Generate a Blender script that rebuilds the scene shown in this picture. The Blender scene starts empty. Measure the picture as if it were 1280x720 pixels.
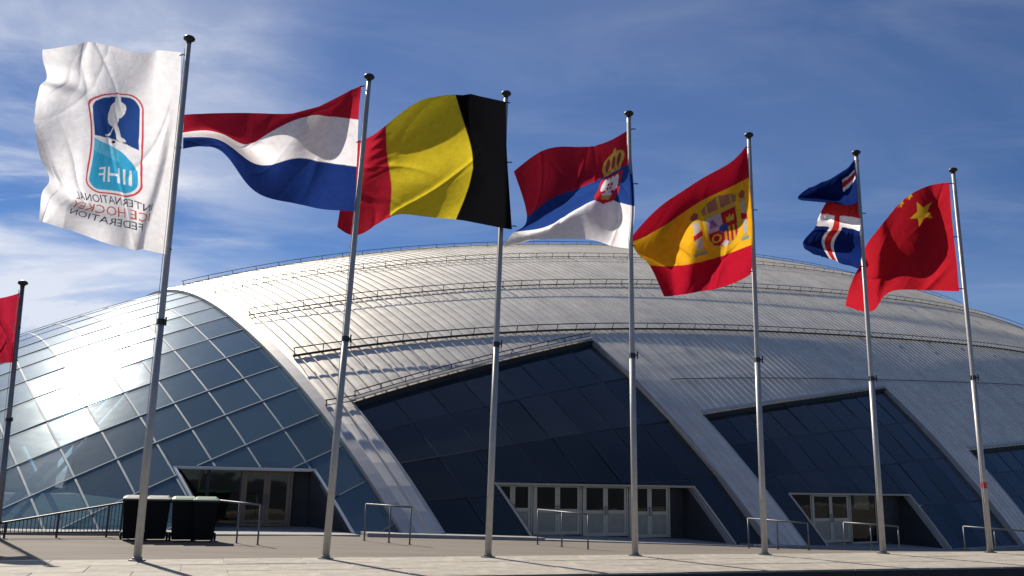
import bpy, math, random
import numpy as np
from mathutils import Vector, Matrix
random.seed(7); rng = np.random.default_rng(11)
SC = bpy.context.scene
COL = SC.collection

# ------------------------------------------------------------------ camera
FPX, PITCH, ROLL, EYE = 1100.0, 0.21274, 0.02144, 1.707       # focal length in photo pixels, tilt up, roll, eye height
cp, sp, cr, sr = math.cos(PITCH), math.sin(PITCH), math.cos(ROLL), math.sin(ROLL)
_r, _u, FWD = np.array([1., 0, 0]), np.array([0, -sp, cp]), np.array([0, cp, sp])
RIGHT, UP = cr*_r + sr*_u, -sr*_r + cr*_u
cd = bpy.data.cameras.new('camera'); cam = bpy.data.objects.new('camera', cd); COL.objects.link(cam)
cd.sensor_width = 36.0; cd.lens = 36.0*FPX/1280.0; cd.clip_end = 5000; cd.clip_start = 0.1
M = Matrix.Identity(4)
for i in range(3):
    M[i][0], M[i][1], M[i][2] = RIGHT[i], UP[i], -FWD[i]
M[2][3] = EYE
cam.matrix_world = M
SC.camera = cam
def at(px, py, Y):
    """point of the place at depth Y seen in direction (px, py)"""
    d = RIGHT*((px-640)/FPX) + UP*((360-py)/FPX) + FWD
    return np.array([0, 0, EYE]) + d*(Y/d[1])

# ------------------------------------------------------------------ light
SUN_EL, SUN_AZ = math.radians(40.1), math.radians(-37.7)       # azimuth from +Y towards +X
W = bpy.data.worlds.new('World'); SC.world = W; W.use_nodes = True
nt = W.node_tree; N = nt.nodes; L = nt.links
bg = N['Background']; bg.inputs[1].default_value = 0.052
sky = N.new('ShaderNodeTexSky'); sky.sky_type = 'NISHITA'; sky.sun_disc = False
sky.sun_elevation = SUN_EL; sky.sun_rotation = SUN_AZ; sky.altitude = 900; sky.air_density = 1.0; sky.dust_density = 0.0; sky.ozone_density = 6.0
tc = N.new('ShaderNodeTexCoord'); sx = N.new('ShaderNodeSeparateXYZ'); L.new(tc.outputs['Generated'], sx.inputs[0])
def wm(op, a, b=None):
    m = N.new('ShaderNodeMath'); m.operation = op
    for k, q in enumerate((a, b)):
        if q is None: continue
        if isinstance(q, (int, float)): m.inputs[k].default_value = q
        else: L.new(q, m.inputs[k])
    return m.outputs[0]
zz = wm('ADD', wm('MAXIMUM', sx.outputs[2], 0.0), 0.16)
cx = N.new('ShaderNodeCombineXYZ'); L.new(wm('DIVIDE', sx.outputs[0], zz), cx.inputs[0]); L.new(wm('DIVIDE', sx.outputs[1], zz), cx.inputs[1])
def cloud_noise(rot, scale, nscale, detail, rough, dist, lo, hi, off):
    mp = N.new('ShaderNodeMapping'); mp.inputs['Rotation'].default_value = (0, 0, rot); mp.inputs['Scale'].default_value = scale; mp.inputs['Location'].default_value = off
    L.new(cx.outputs[0], mp.inputs[0])
    nz = N.new('ShaderNodeTexNoise'); nz.inputs['Scale'].default_value = nscale; nz.inputs['Detail'].default_value = detail
    nz.inputs['Roughness'].default_value = rough; nz.inputs['Distortion'].default_value = dist
    L.new(mp.outputs[0], nz.inputs['Vector'])
    mr = N.new('ShaderNodeMapRange'); mr.interpolation_type = 'SMOOTHSTEP'
    mr.inputs['From Min'].default_value = lo; mr.inputs['From Max'].default_value = hi
    L.new(nz.outputs['Fac'], mr.inputs[0]); return mr.outputs[0]
c1 = cloud_noise(0.25, (0.5, 0.9, 1), 1.1, 7, 0.55, 0.6, 0.38, 0.66, (0.3, 0.2, 0))      # broad veils
c2 = cloud_noise(0.35, (0.45, 1.0, 1), 2.6, 9, 0.62, 0.8, 0.44, 0.78, (3.1, 1.7, 0))    # fibrous streaks
cl = wm('ADD', wm('MULTIPLY', c1, 0.62), wm('MULTIPLY', c2, 0.55))
# the veil thickens towards the sun's side of the sky
side = N.new('ShaderNodeVectorMath'); side.operation = 'DOT_PRODUCT'; L.new(tc.outputs['Generated'], side.inputs[0])
side.inputs[1].default_value = (math.sin(SUN_AZ-0.35)*math.cos(0.25), math.cos(SUN_AZ-0.35)*math.cos(0.25), math.sin(0.25))
sd = N.new('ShaderNodeMapRange'); sd.interpolation_type = 'SMOOTHSTEP'; sd.inputs['From Min'].default_value = 0.70; sd.inputs['From Max'].default_value = 0.97
sd.inputs['To Min'].default_value = 0.17; sd.inputs['To Max'].default_value = 2.4
L.new(side.outputs['Value'], sd.inputs[0])
cf = wm('MINIMUM', wm('MULTIPLY', cl, sd.outputs[0]), 0.9)
mx = N.new('ShaderNodeMix'); mx.data_type = 'RGBA'; L.new(cf, mx.inputs[0]); tn = N.new('ShaderNodeVectorMath'); tn.operation = 'MULTIPLY'; tn.inputs[1].default_value = (0.84, 0.96, 1.16); L.new(sky.outputs[0], tn.inputs[0]); L.new(tn.outputs[0], mx.inputs[6]); mx.inputs[7].default_value = (12.0, 12.6, 14.0, 1)
L.new(mx.outputs[2], bg.inputs[0])
sl = bpy.data.lights.new('sun', 'SUN'); sun = bpy.data.objects.new('sun', sl); COL.objects.link(sun)
sl.energy = 5.0; sl.angle = math.radians(0.53); sl.color = (1.0, 0.93, 0.82)
SUND = Vector((math.sin(SUN_AZ)*math.cos(SUN_EL), math.cos(SUN_AZ)*math.cos(SUN_EL), math.sin(SUN_EL)))
sun.rotation_euler = SUND.to_track_quat('Z', 'Y').to_euler(); sun.location = SUND*200
vs = SC.view_settings; vs.view_transform = 'Standard'; vs.look = 'None'; vs.exposure = 0.35; vs.gamma = 1.0; vs.use_curve_mapping = False
SC.cycles.max_bounces = 8; SC.cycles.transparent_max_bounces = 16

# ------------------------------------------------------------------ materials
MATS = {}
def mat(name, col, rough=0.6, metal=0.0, var=0.0, vscale=3.0, bump=0.0, bscale=20.0, spec=0.5, coat=0.0, objvar=0.0, stretch=None, rvar=0.0):
    """procedural surface: base colour broken up by noise, optional fine relief and a small tint per piece"""
    m = bpy.data.materials.new(name); m.use_nodes = True; t = m.node_tree; n = t.nodes; l = t.links
    b = n['Principled BSDF']; b.inputs['Roughness'].default_value = rough; b.inputs['Metallic'].default_value = metal
    b.inputs['Specular IOR Level'].default_value = spec; b.inputs['Coat Weight'].default_value = coat
    c = (*col, 1); b.inputs['Base Color'].default_value = c
    co = n.new('ShaderNodeTexCoord'); vec = co.outputs['Object']
    if stretch:
        mp = n.new('ShaderNodeMapping'); mp.inputs['Scale'].default_value = stretch; l.new(vec, mp.inputs[0]); vec = mp.outputs[0]
    src = None
    if var > 0:
        nz = n.new('ShaderNodeTexNoise'); nz.inputs['Scale'].default_value = vscale; nz.inputs['Detail'].default_value = 8; nz.inputs['Roughness'].default_value = 0.65
        l.new(vec, nz.inputs['Vector'])
        mr = n.new('ShaderNodeMapRange'); mr.inputs['From Min'].default_value = 0.3; mr.inputs['From Max'].default_value = 0.7
        mr.inputs['To Min'].default_value = 1-var; mr.inputs['To Max'].default_value = 1+var*0.6; l.new(nz.outputs['Fac'], mr.inputs[0]); src = mr.outputs[0]
        if rvar > 0:
            r2 = n.new('ShaderNodeMapRange'); r2.inputs['From Min'].default_value = 0.3; r2.inputs['From Max'].default_value = 0.7
            r2.inputs['To Min'].default_value = rough-rvar; r2.inputs['To Max'].default_value = rough+rvar; l.new(nz.outputs['Fac'], r2.inputs[0]); l.new(r2.outputs[0], b.inputs['Roughness'])
    if objvar > 0:
        oi = n.new('ShaderNodeObjectInfo'); mr = n.new('ShaderNodeMapRange'); mr.inputs['To Min'].default_value = 1-objvar; mr.inputs['To Max'].default_value = 1+objvar*0.6
        l.new(oi.outputs['Random'], mr.inputs[0])
        if src is None: src = mr.outputs[0]
        else:
            q = n.new('ShaderNodeMath'); q.operation = 'MULTIPLY'; l.new(src, q.inputs[0]); l.new(mr.outputs[0], q.inputs[1]); src = q.outputs[0]
    if src is not None:
        v = n.new('ShaderNodeVectorMath'); v.operation = 'SCALE'; v.inputs[0].default_value = col; l.new(src, v.inputs['Scale']); l.new(v.outputs[0], b.inputs['Base Color'])
    if bump > 0:
        nb = n.new('ShaderNodeTexNoise'); nb.inputs['Scale'].default_value = bscale; nb.inputs['Detail'].default_value = 6; l.new(vec, nb.inputs['Vector'])
        bp = n.new('ShaderNodeBump'); bp.inputs['Strength'].default_value = bump; bp.inputs['Distance'].default_value = 0.02; l.new(nb.outputs['Fac'], bp.inputs['Height']); l.new(bp.outputs[0], b.inputs['Normal'])
    MATS[name] = m; return m
mat('zinc', (0.84, 0.785, 0.69), 0.60, 0.74, var=0.10, vscale=0.8, bump=0.05, bscale=1.6, objvar=0.06, rvar=0.04)
mat('zinc_trim', (0.60, 0.57, 0.53), 0.48, 0.5, var=0.12, vscale=2.0, bump=0.06, bscale=3)
mat('dark_steel', (0.07, 0.065, 0.06), 0.5, 0.6, var=0.2)
mat('galvanised', (0.17, 0.175, 0.18), 0.5, 0.5, var=0.18, vscale=6)
mat('pole_alu', (0.42, 0.41, 0.395), 0.5, 0.25, var=0.14, vscale=5, bump=0.04, bscale=30)
mat('pole_dark', (0.20, 0.20, 0.21), 0.45, 0.5, var=0.14, vscale=5)
mat('cap_dark', (0.03, 0.032, 0.035), 0.45, 0.2, var=0.2, vscale=9)
mat('rope', (0.55, 0.53, 0.48), 0.9, var=0.2, vscale=40)
mat('red_tape', (0.55, 0.03, 0.03), 0.5, var=0.15, vscale=30)
mat('mullion', (0.20, 0.27, 0.31), 0.7, 0.0, var=0.08, vscale=4)
mat('dark_frame', (0.035, 0.04, 0.045), 0.5, 0.2, var=0.15)
mat('white_frame', (0.72, 0.73, 0.72), 0.4, 0.1, var=0.08)
mat('door_frame', (0.50, 0.45, 0.35), 0.45, 0.15, var=0.12, vscale=5)
mat('door_panel', (0.32, 0.295, 0.235), 0.5, 0.1, var=0.15, vscale=3)
mat('door_wood', (0.22, 0.15, 0.10), 0.5, var=0.25, vscale=6, stretch=(6, 6, 0.6))
mat('brace_white', (0.66, 0.72, 0.76), 0.5, var=0.08)
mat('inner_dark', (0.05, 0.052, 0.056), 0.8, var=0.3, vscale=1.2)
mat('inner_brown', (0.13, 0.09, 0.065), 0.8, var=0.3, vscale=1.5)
mat('counter_orange', (0.45, 0.13, 0.03), 0.6, var=0.2)
mat('concrete_light', (0.37, 0.33, 0.27), 0.85, var=0.34, vscale=2.2, bump=0.35, bscale=45, objvar=0.07)
mat('concrete_grey', (0.30, 0.30, 0.29), 0.85, var=0.25, vscale=3, bump=0.3, bscale=30)
mat('kerb_dark', (0.045, 0.035, 0.035), 0.8, var=0.3, vscale=4, bump=0.4, bscale=30)
mat('asphalt', (0.05, 0.05, 0.052), 0.9, var=0.25, vscale=2, bump=0.4, bscale=80)
mat('bin_black', (0.004, 0.004, 0.005), 0.6, var=0.2, vscale=6, bump=0.1, bscale=60, spec=0.15)
mat('bin_grey', (0.06, 0.06, 0.06), 0.5, var=0.12)
mat('bin_green', (0.02, 0.085, 0.035), 0.5, var=0.12)
mat('rubber', (0.015, 0.015, 0.015), 0.7)
mat('wheel_hub', (0.55, 0.55, 0.53), 0.5)
mat('far_wall', (0.30, 0.28, 0.25), 0.9, var=0.15)
mat('far_roof', (0.03, 0.03, 0.035), 0.9, var=0.25, vscale=1)
mat('far_glass', (0.03, 0.04, 0.05), 0.1)
# plaza: brownish resin-bound concrete laid in long bands
m = mat('plaza', (0.165, 0.136, 0.105), 0.9, var=0.25, vscale=0.9, bump=0.4, bscale=40, stretch=(0.25, 1.3, 1))
def glass(name, tint, ior, rough, trans, body, ripple=0.02, spread=0.28):
    m = bpy.data.materials.new(name); m.use_nodes = True; t = m.node_tree; n = t.nodes; l = t.links; n.clear()
    out = n.new('ShaderNodeOutputMaterial'); lw = n.new('ShaderNodeLayerWeight'); lw.inputs[0].default_value = 0.5                      # Schlick reflectance, the same on both faces of the pane
    pw = n.new('ShaderNodeMath'); pw.operation = 'POWER'; pw.inputs[1].default_value = 5; l.new(lw.outputs['Facing'], pw.inputs[0])
    f0 = ((ior-1)/(ior+1))**2; fr = n.new('ShaderNodeMath'); fr.operation = 'MULTIPLY_ADD'; fr.inputs[1].default_value = 1-f0; fr.inputs[2].default_value = f0; l.new(pw.outputs[0], fr.inputs[0])
    gl = n.new('ShaderNodeBsdfGlossy'); gl.inputs['Color'].default_value = (0.92, 0.95, 0.97, 1); gl.inputs['Roughness'].default_value = rough
    tr = n.new('ShaderNodeBsdfTransparent'); tr.inputs[0].default_value = (*tint, 1)
    df = n.new('ShaderNodeBsdfDiffuse')
    oi = n.new('ShaderNodeObjectInfo'); mr = n.new('ShaderNodeMapRange'); mr.inputs['To Min'].default_value = 1-spread; mr.inputs['To Max'].default_value = 1+spread; l.new(oi.outputs['Random'], mr.inputs[0])
    v = n.new('ShaderNodeVectorMath'); v.operation = 'SCALE'; v.inputs[0].default_value = body; l.new(mr.outputs[0], v.inputs['Scale']); l.new(v.outputs[0], df.inputs[0])
    co = n.new('ShaderNodeTexCoord'); nz = n.new('ShaderNodeTexNoise'); nz.inputs['Scale'].default_value = 0.9; nz.inputs['Detail'].default_value = 2; l.new(co.outputs['Object'], nz.inputs['Vector'])
    bp = n.new('ShaderNodeBump'); bp.inputs['Strength'].default_value = ripple; bp.inputs['Distance'].default_value = 0.3; l.new(nz.outputs['Fac'], bp.inputs['Height'])
    l.new(bp.outputs[0], gl.inputs['Normal'])
    a = n.new('ShaderNodeMixShader'); a.inputs[0].default_value = trans; l.new(df.outputs[0], a.inputs[1]); l.new(tr.outputs[0], a.inputs[2])
    b = n.new('ShaderNodeMixShader'); l.new(fr.outputs[0], b.inputs[0]); l.new(a.outputs[0], b.inputs[1]); l.new(gl.outputs[0], b.inputs[2]); l.new(b.outputs[0], out.inputs[0])
    MATS[name] = m
glass('glass_atrium', (0.72, 0.86, 0.93), 1.75, 0.14, 0.80, (0.19, 0.29, 0.33))
glass('glass_dark', (0.12, 0.18, 0.26), 1.50, 0.05, 0.25, (0.024, 0.034, 0.044), spread=0.4)
glass('glass_door', (0.30, 0.34, 0.34), 1.50, 0.03, 0.8, (0.02, 0.022, 0.022))
def cloth(name):
    m = bpy.data.materials.new(name); m.use_nodes = True; t = m.node_tree; n = t.nodes; l = t.links; n.clear()
    out = n.new('ShaderNodeOutputMaterial'); at_ = n.new('ShaderNodeAttribute'); at_.attribute_name = 'print'
    df = n.new('ShaderNodeBsdfDiffuse'); tl = n.new('ShaderNodeBsdfTranslucent')
    co = n.new('ShaderNodeTexCoord'); nz = n.new('ShaderNodeTexNoise'); nz.inputs['Scale'].default_value = 7; nz.inputs['Detail'].default_value = 5; l.new(co.outputs['Object'], nz.inputs['Vector'])
    mr = n.new('ShaderNodeMapRange'); mr.inputs['From Min'].default_value = 0.3; mr.inputs['From Max'].default_value = 0.7; mr.inputs['To Min'].default_value = 0.88; mr.inputs['To Max'].default_value = 1.03; l.new(nz.outputs['Fac'], mr.inputs[0])
    v = n.new('ShaderNodeVectorMath'); v.operation = 'SCALE'; l.new(at_.outputs['Color'], v.inputs[0]); l.new(mr.outputs[0], v.inputs['Scale'])
    l.new(v.outputs[0], df.inputs[0]); l.new(v.outputs[0], tl.inputs[0])
    bp = n.new('ShaderNodeBump'); bp.inputs['Strength'].default_value = 0.35; bp.inputs['Distance'].default_value = 0.03
    nb = n.new('ShaderNodeTexNoise'); nb.inputs['Scale'].default_value = 4; nb.inputs['Detail'].default_value = 4; nb.inputs['Distortion'].default_value = 1.2; l.new(co.outputs['Object'], nb.inputs['Vector']); l.new(nb.outputs['Fac'], bp.inputs['Height'])
    for s in (df, tl): l.new(bp.outputs[0], s.inputs['Normal'])
    a = n.new('ShaderNodeMixShader'); a.inputs[0].default_value = 0.62; l.new(df.outputs[0], a.inputs[1]); l.new(tl.outputs[0], a.inputs[2])
    l.new(a.outputs[0], out.inputs[0])
    MATS[name] = m
cloth('flag_cloth')

# ------------------------------------------------------------------ helpers
def obj(name, V, F, material, parent=None, smooth=False):
    me = bpy.data.meshes.new(name); me.from_pydata([tuple(map(float, v)) for v in V], [], F); me.materials.append(MATS[material])
    if smooth: me.polygons.foreach_set('use_smooth', [True]*len(me.polygons))
    o = bpy.data.objects.new(name, me); COL.objects.link(o)
    if parent is not None: o.parent = parent
    return o
def empty(name, loc=(0, 0, 0), rz=0.0):
    o = bpy.data.objects.new(name, None); COL.objects.link(o); o.location = loc; o.rotation_euler = (0, 0, rz); o.empty_display_size = 0.3
    return o
def tag(o, label=None, cat=None, group=None, kind=None):
    if label: o['label'] = label
    if cat: o['category'] = cat
    if group: o['group'] = group
    if kind: o['kind'] = kind
    return o
class MB:
    """collects boxes, tubes and prisms into one mesh"""
    def __init__(s): s.V = []; s.F = []
    def add(s, V, F):
        k = len(s.V); s.V += [np.asarray(v, float) for v in V]; s.F += [tuple(i+k for i in f) for f in F]; return s
    def box(s, a, b):
        x0, y0, z0 = a; x1, y1, z1 = b
        return s.add([(x0,y0,z0),(x1,y0,z0),(x1,y1,z0),(x0,y1,z0),(x0,y0,z1),(x1,y0,z1),(x1,y1,z1),(x0,y1,z1)],
                     [(0,3,2,1),(4,5,6,7),(0,1,5,4),(1,2,6,5),(2,3,7,6),(3,0,4,7)])
    def obox(s, o, ex, ey, ez, a, b):
        """box in a local frame"""
        o, ex, ey, ez = (np.asarray(q, float) for q in (o, ex, ey, ez)); t = MB().box(a, b)
        return s.add([o+ex*v[0]+ey*v[1]+ez*v[2] for v in t.V], t.F)
    def tube(s, P, r, n=8, caps=True):
        P = [np.asarray(p, float) for p in P]; R = r if hasattr(r, '__len__') else [r]*len(P); V = []; F = []
        for i, p in enumerate(P):
            t = P[min(i+1, len(P)-1)] - P[max(i-1, 0)]; t /= np.linalg.norm(t)+1e-12
            a = np.cross(t, (0, 0, 1.) if abs(t[2]) < 0.9 else (1., 0, 0)); a /= np.linalg.norm(a); b = np.cross(t, a)
            V += [p + R[i]*(a*math.cos(2*math.pi*k/n)+b*math.sin(2*math.pi*k/n)) for k in range(n)]
        for i in range(len(P)-1):
            for k in range(n): F.append((i*n+k, i*n+(k+1) % n, (i+1)*n+(k+1) % n, (i+1)*n+k))
        if caps: F += [tuple(range(n-1, -1, -1)), tuple((len(P)-1)*n+k for k in range(n))]
        return s.add(V, F)
    def prism(s, poly, off):
        """closed prism: polygon (3D points) extruded by off(point index) vectors"""
        n = len(poly); P = [np.asarray(p, float) for p in poly]; Q = [P[i]+np.asarray(off[i], float) for i in range(n)]
        return s.add(P+Q, [tuple(range(n)), tuple(range(2*n-1, n-1, -1))] + [(i, i+n, (i+1) % n+n, (i+1) % n) for i in range(n)])
    def lathe(s, c, prof, n=20):
        c = np.asarray(c, float); V = [c+np.array([r*math.cos(2*math.pi*k/n), r*math.sin(2*math.pi*k/n), z]) for r, z in prof for k in range(n)]
        F = [(i*n+k, i*n+(k+1) % n, (i+1)*n+(k+1) % n, (i+1)*n+k) for i in range(len(prof)-1) for k in range(n)]
        F += [tuple(range(n-1, -1, -1)), tuple((len(prof)-1)*n+k for k in range(n))]
        return s.add(V, F)
    def build(s, name, material, parent=None, smooth=False): return obj(name, s.V, s.F, material, parent, smooth)
def copy_tree(o, parent=None):
    c = o.copy(); COL.objects.link(c); c.parent = parent
    for ch in list(o.children): copy_tree(ch, c)
    return c

# ------------------------------------------------------------------ ground: plaza, pavement, kerb, road
P1 = np.array([-7.0825, 17.7675]); PD = np.array([3.36542, 1.18114]); PSTEP = np.linalg.norm(PD); PD = PD/PSTEP   # flagpole row
PN = np.array([PD[1], -PD[0]])                                                                                     # towards the road
def st(s, t, z=0.0): q = P1+PD*s+PN*t; return np.array([q[0], q[1], z])
def base_z(x): return float(np.clip(-0.2-0.042*x, -1.05, 0.02))
def gz(x, y):
    """plaza level: flush with the pavement, then falling gently to the foot of the arena"""
    t = (np.array([x, y])-P1)@PN; k = np.clip((-t-0.4)/9.0, 0, 1)
    return base_z(x)*float(k)
def make_plaza():
    S = np.concatenate([[-600, -300, -150, -80], np.arange(-50, 71, 1.5), [90, 160, 320, 600]]); T = np.concatenate([-np.arange(0.30, 12, 0.6), -np.arange(12.5, 60, 3), [-80, -140, -300, -700]])
    V = []; F = []
    for t in T:
        for s_ in S:
            p = st(s_, t); V.append((p[0], p[1], gz(p[0], p[1])))
    n = len(S)
    for i in range(len(T)-1):
        for j in range(n-1): F.append((i*n+j, (i+1)*n+j, (i+1)*n+j+1, i*n+j+1))
    o = obj('plaza', V, F, 'plaza', smooth=True); tag(o, kind='structure')
make_plaza()
pave = empty('pavement'); tag(pave, kind='structure')
bed = MB().add([st(-600, -0.30, -0.012), st(600, -0.30, -0.012), st(600, 3.36, -0.012), st(-600, 3.36, -0.012)], [(0, 3, 2, 1)]).build('pavement_bed', 'concrete_grey', pave)
SL, SG = 1.55, 0.012
slab_me = None
for j, (t0, t1) in enumerate(((-0.30, 0.90), (0.90, 2.10), (2.10, 3.30))):
    for i in range(-8, 27):
        s0 = i*SL + (0.5*SL if j % 2 else 0)
        if slab_me is None:
            q = MB(); h0, h1 = SL/2-SG/2, 0.60-SG/2; b = 0.012
            V = [(sx_*h0, sy_*h1, -0.06) for sx_, sy_ in ((-1,-1),(1,-1),(1,1),(-1,1))] + [(sx_*h0, sy_*h1, -b) for sx_, sy_ in ((-1,-1),(1,-1),(1,1),(-1,1))] + [(sx_*(h0-b), sy_*(h1-b), 0) for sx_, sy_ in ((-1,-1),(1,-1),(1,1),(-1,1))]
            F = [(8,9,10,11)] + [(a, (a+1) % 4, (a+1) % 4+4, a+4) for a in range(4)] + [(a+4, (a+1) % 4+4, (a+1) % 4+8, a+8) for a in range(4)]
            o = obj('paving_slab', V, F, 'concrete_light', pave); slab_me = o.data
        else:
            o = bpy.data.objects.new('paving_slab', slab_me); COL.objects.link(o); o.parent = pave
        c = st(s0+SL/2, (t0+t1)/2); o.location = (c[0], c[1], random.uniform(-0.004, 0.003))
        o.rotation_euler = (random.uniform(-.002, .002), random.uniform(-.002, .002), math.atan2(PD[1], PD[0]))
kerb = empty('kerb'); tag(kerb, kind='structure')
for i in range(-7, 22):
    c0, c1 = st(i*2.0+0.006, 3.305), st(i*2.0+1.994, 3.305); n3 = np.array([PN[0], PN[1], 0.])
    MB().obox(c0, np.array([PD[0], PD[1], 0.]), n3, (0, 0, 1), (0, 0, -0.52), (1.988, 0.16, -0.035)).build('kerb_stone', 'kerb_dark', kerb)
    MB().obox(c0, np.array([PD[0], PD[1], 0.]), n3, (0, 0, 1), (0, 0, -0.033), (1.988, 0.165, 0.002+random.uniform(-.003, .003))).build('kerb_capping', 'concrete_light', kerb)
road = MB().add([st(-600, 3.33, -0.5), st(600, 3.33, -0.5), st(600, 600, -0.5), st(-600, 600, -0.5)], [(0, 3, 2, 1)]).build('road', 'asphalt'); tag(road, kind='structure')

# ------------------------------------------------------------------ arena: the doubly curved shell
PHI = 0.62439501; HC = [13.35111241, 7.48551022, -4.61097652, -9.33856541, -4.44903824, -0.26100579, -4.76911773, 2.40341638, -1.62047001, -1.42459335, 3.25904481, -1.48616394]
CPH, SPH = math.cos(PHI), math.sin(PHI)
def hraw(u, v):
    U = u/40; V = v/20; c = HC
    return c[0]+c[1]*U+c[2]*U**2+c[3]*V+c[4]*V**2+c[5]*V**3+c[6]*U*V+c[7]*U**2*V+c[8]*U*V**2+c[9]*V**4+c[10]*U**3+c[11]*U**4
def wu(u, v):
    """seams splay slightly towards the foot of the shell"""
    return u - 0.00025*min(max(u, -32), 30)*max(0.0, v-2)**2
def hz(u, v): return hraw(wu(u, v), v)
def nrm(u, v):
    u = wu(u, v); e = 0.05; gu = (hraw(u+e, v)-hraw(u-e, v))/(2*e); gv = (hraw(u, v+e)-hraw(u, v-e))/(2*e)
    n = np.array([-(gu*CPH+gv*SPH), -(gu*SPH-gv*CPH), 1.0]); return n/np.linalg.norm(n)
def S(u, v, d=0.0):
    """point of the shell, u along the hall, v from the ridge down to the plaza, d metres proud"""
    w = wu(u, v); p = np.array([w*CPH+v*SPH, 50+w*SPH-v*CPH, hraw(w, v)]); return p+nrm(u, v)*d if d else p
def v_at_z(u, z, lo=4.0, hi=26.0):
    for _ in range(40):
        mid = (lo+hi)/2
        if hz(u, mid) > z: lo = mid
        else: hi = mid
    return (lo+hi)/2
def v_ground(u):
    v = v_at_z(u, -0.3)
    for _ in range(4):
        p = S(u, v); v = v_at_z(u, gz(p[0], p[1])-0.08)
    return v
def v_back(u):
    v = -12.0
    while v > -44 and hz(u, v) > -0.5: v -= 0.5
    return v
arena = empty('ice_arena', tuple(S(-8, 16)*np.array([1, 1, 0])))
tag(arena, 'large domed ice arena with grey standing seam metal roof and glazed end', 'arena')
bpy.context.view_layer.update()
ARI = arena.matrix_world.inverted()
def part(mb_or, name, material, parent=arena, smooth=False):
    o = mb_or.build(name, material, None, smooth); o.parent = parent
    if parent is arena: o.matrix_parent_inverse = ARI
    return o
U_ARCH = -16.75
BAYS = [(-15.42, -1.22, 11.2, 8.5), (0.8, 18.4, 13.6, 12.1), (20.8, 38.6, 15.6, 15.0)]
def bay_top(b, u): k = (u-b[0])/(b[1]-b[0]); return b[2]+(b[3]-b[2])*k
def v_low(u):
    for b in BAYS:
        if b[0] <= u <= b[1]: return bay_top(b, u)
    return v_ground(u)
cuts = sorted([U_ARCH+0.42] + [q for b in BAYS for q in b[:2]] + [68.0])
edges = []
for a, b in zip(cuts[:-1], cuts[1:]):
    n = max(1, round((b-a)/0.52)); edges += [(a+(b-a)*k/n, a+(b-a)*(k+1)/n, a, b) for k in range(n)]
for u0, u1, a, b in edges:
    e = 1e-4; inbay = [B for B in BAYS if abs(B[0]-a) < 1e-6 and abs(B[1]-b) < 1e-6]
    vl0, vl1 = (bay_top(inbay[0], u0), bay_top(inbay[0], u1)) if inbay else (v_ground(u0), v_ground(u1))
    vb = max(v_back((u0+u1)/2), -42); nrow = 44; rib = 0.04; hr = 0.055; V = []; F = []
    for i in range(nrow+1):
        k = i/nrow; k = k**0.8
        va, vc = vb+(vl0-vb)*k, vb+(vl1-vb)*k
        V += [S(u0, va), S(u0, va, hr), S(u0+rib, va, hr), S(u0+rib, va), S((u0+u1)/2, (va+vc)/2, 0.012), S(u1, vc)]
    for i in range(nrow):
        for j in range(5): F.append((i*6+j, (i+1)*6+j, (i+1)*6+j+1, i*6+j+1))
    part(MB().add(V, F), 'roof_panel', 'zinc')
def strip_along(f0, n, w, hh, name, material, parent=arena, d0=0.0, side=None):
    """bar of width w and height hh following shell curve f0(k) -> (u, v)"""
    V = []; F = []
    for i in range(n+1):
        u, v = f0(i/n); u2, v2 = f0(min(i/n+1e-3, 1)); u3, v3 = f0(max(i/n-1e-3, 0))
        p = S(u, v, d0); nn = nrm(u, v); t = S(u2, v2)-S(u3, v3); t /= np.linalg.norm(t); s_ = np.cross(t, nn)
        V += [p-s_*w/2, p+s_*w/2, p+s_*w/2+nn*hh, p-s_*w/2+nn*hh]
    for i in range(n):
        for j in range(4): F.append((i*4+j, (i+1)*4+j, (i+1)*4+(j+1) % 4, i*4+(j+1) % 4))
    F += [(3, 2, 1, 0), tuple(n*4+j for j in range(4))]
    return part(MB().add(V, F), name, material, parent)
# bright verge flashing along the arch, fascias round every bay
vgA = v_ground(U_ARCH)
strip_along(lambda k: (U_ARCH+0.21, -34+(vgA+34)*k), 90, 0.44, 0.05, 'verge_flashing', 'zinc_trim', d0=0.005)
strip_along(lambda k: (U_ARCH+0.02, -34+(vgA+34)*k), 90, 0.05, 0.36, 'arch_fascia', 'zinc_trim', d0=-0.33)
for b in BAYS:
    strip_along(lambda k: (b[0]+(b[1]-b[0])*k, bay_top(b, b[0]+(b[1]-b[0])*k)+0.03), 40, 0.05, 0.30, 'eaves_fascia', 'dark_frame', d0=-0.27)
    strip_along(lambda k: (b[0]+(b[1]-b[0])*k, bay_top(b, b[0]+(b[1]-b[0])*k)-0.10), 40, 0.14, 0.05, 'eaves_flashing', 'zinc_trim', d0=0.06)
    for uu in b[:2]:
        v0, v1 = bay_top(b, uu), v_ground(uu); sg = 1 if uu == b[0] else -1
        strip_along(lambda k: (uu+sg*0.02, v0+(v1-v0)*k), 24, 0.05, 0.30, 'leg_fascia', 'zinc_trim', d0=-0.27)
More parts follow.
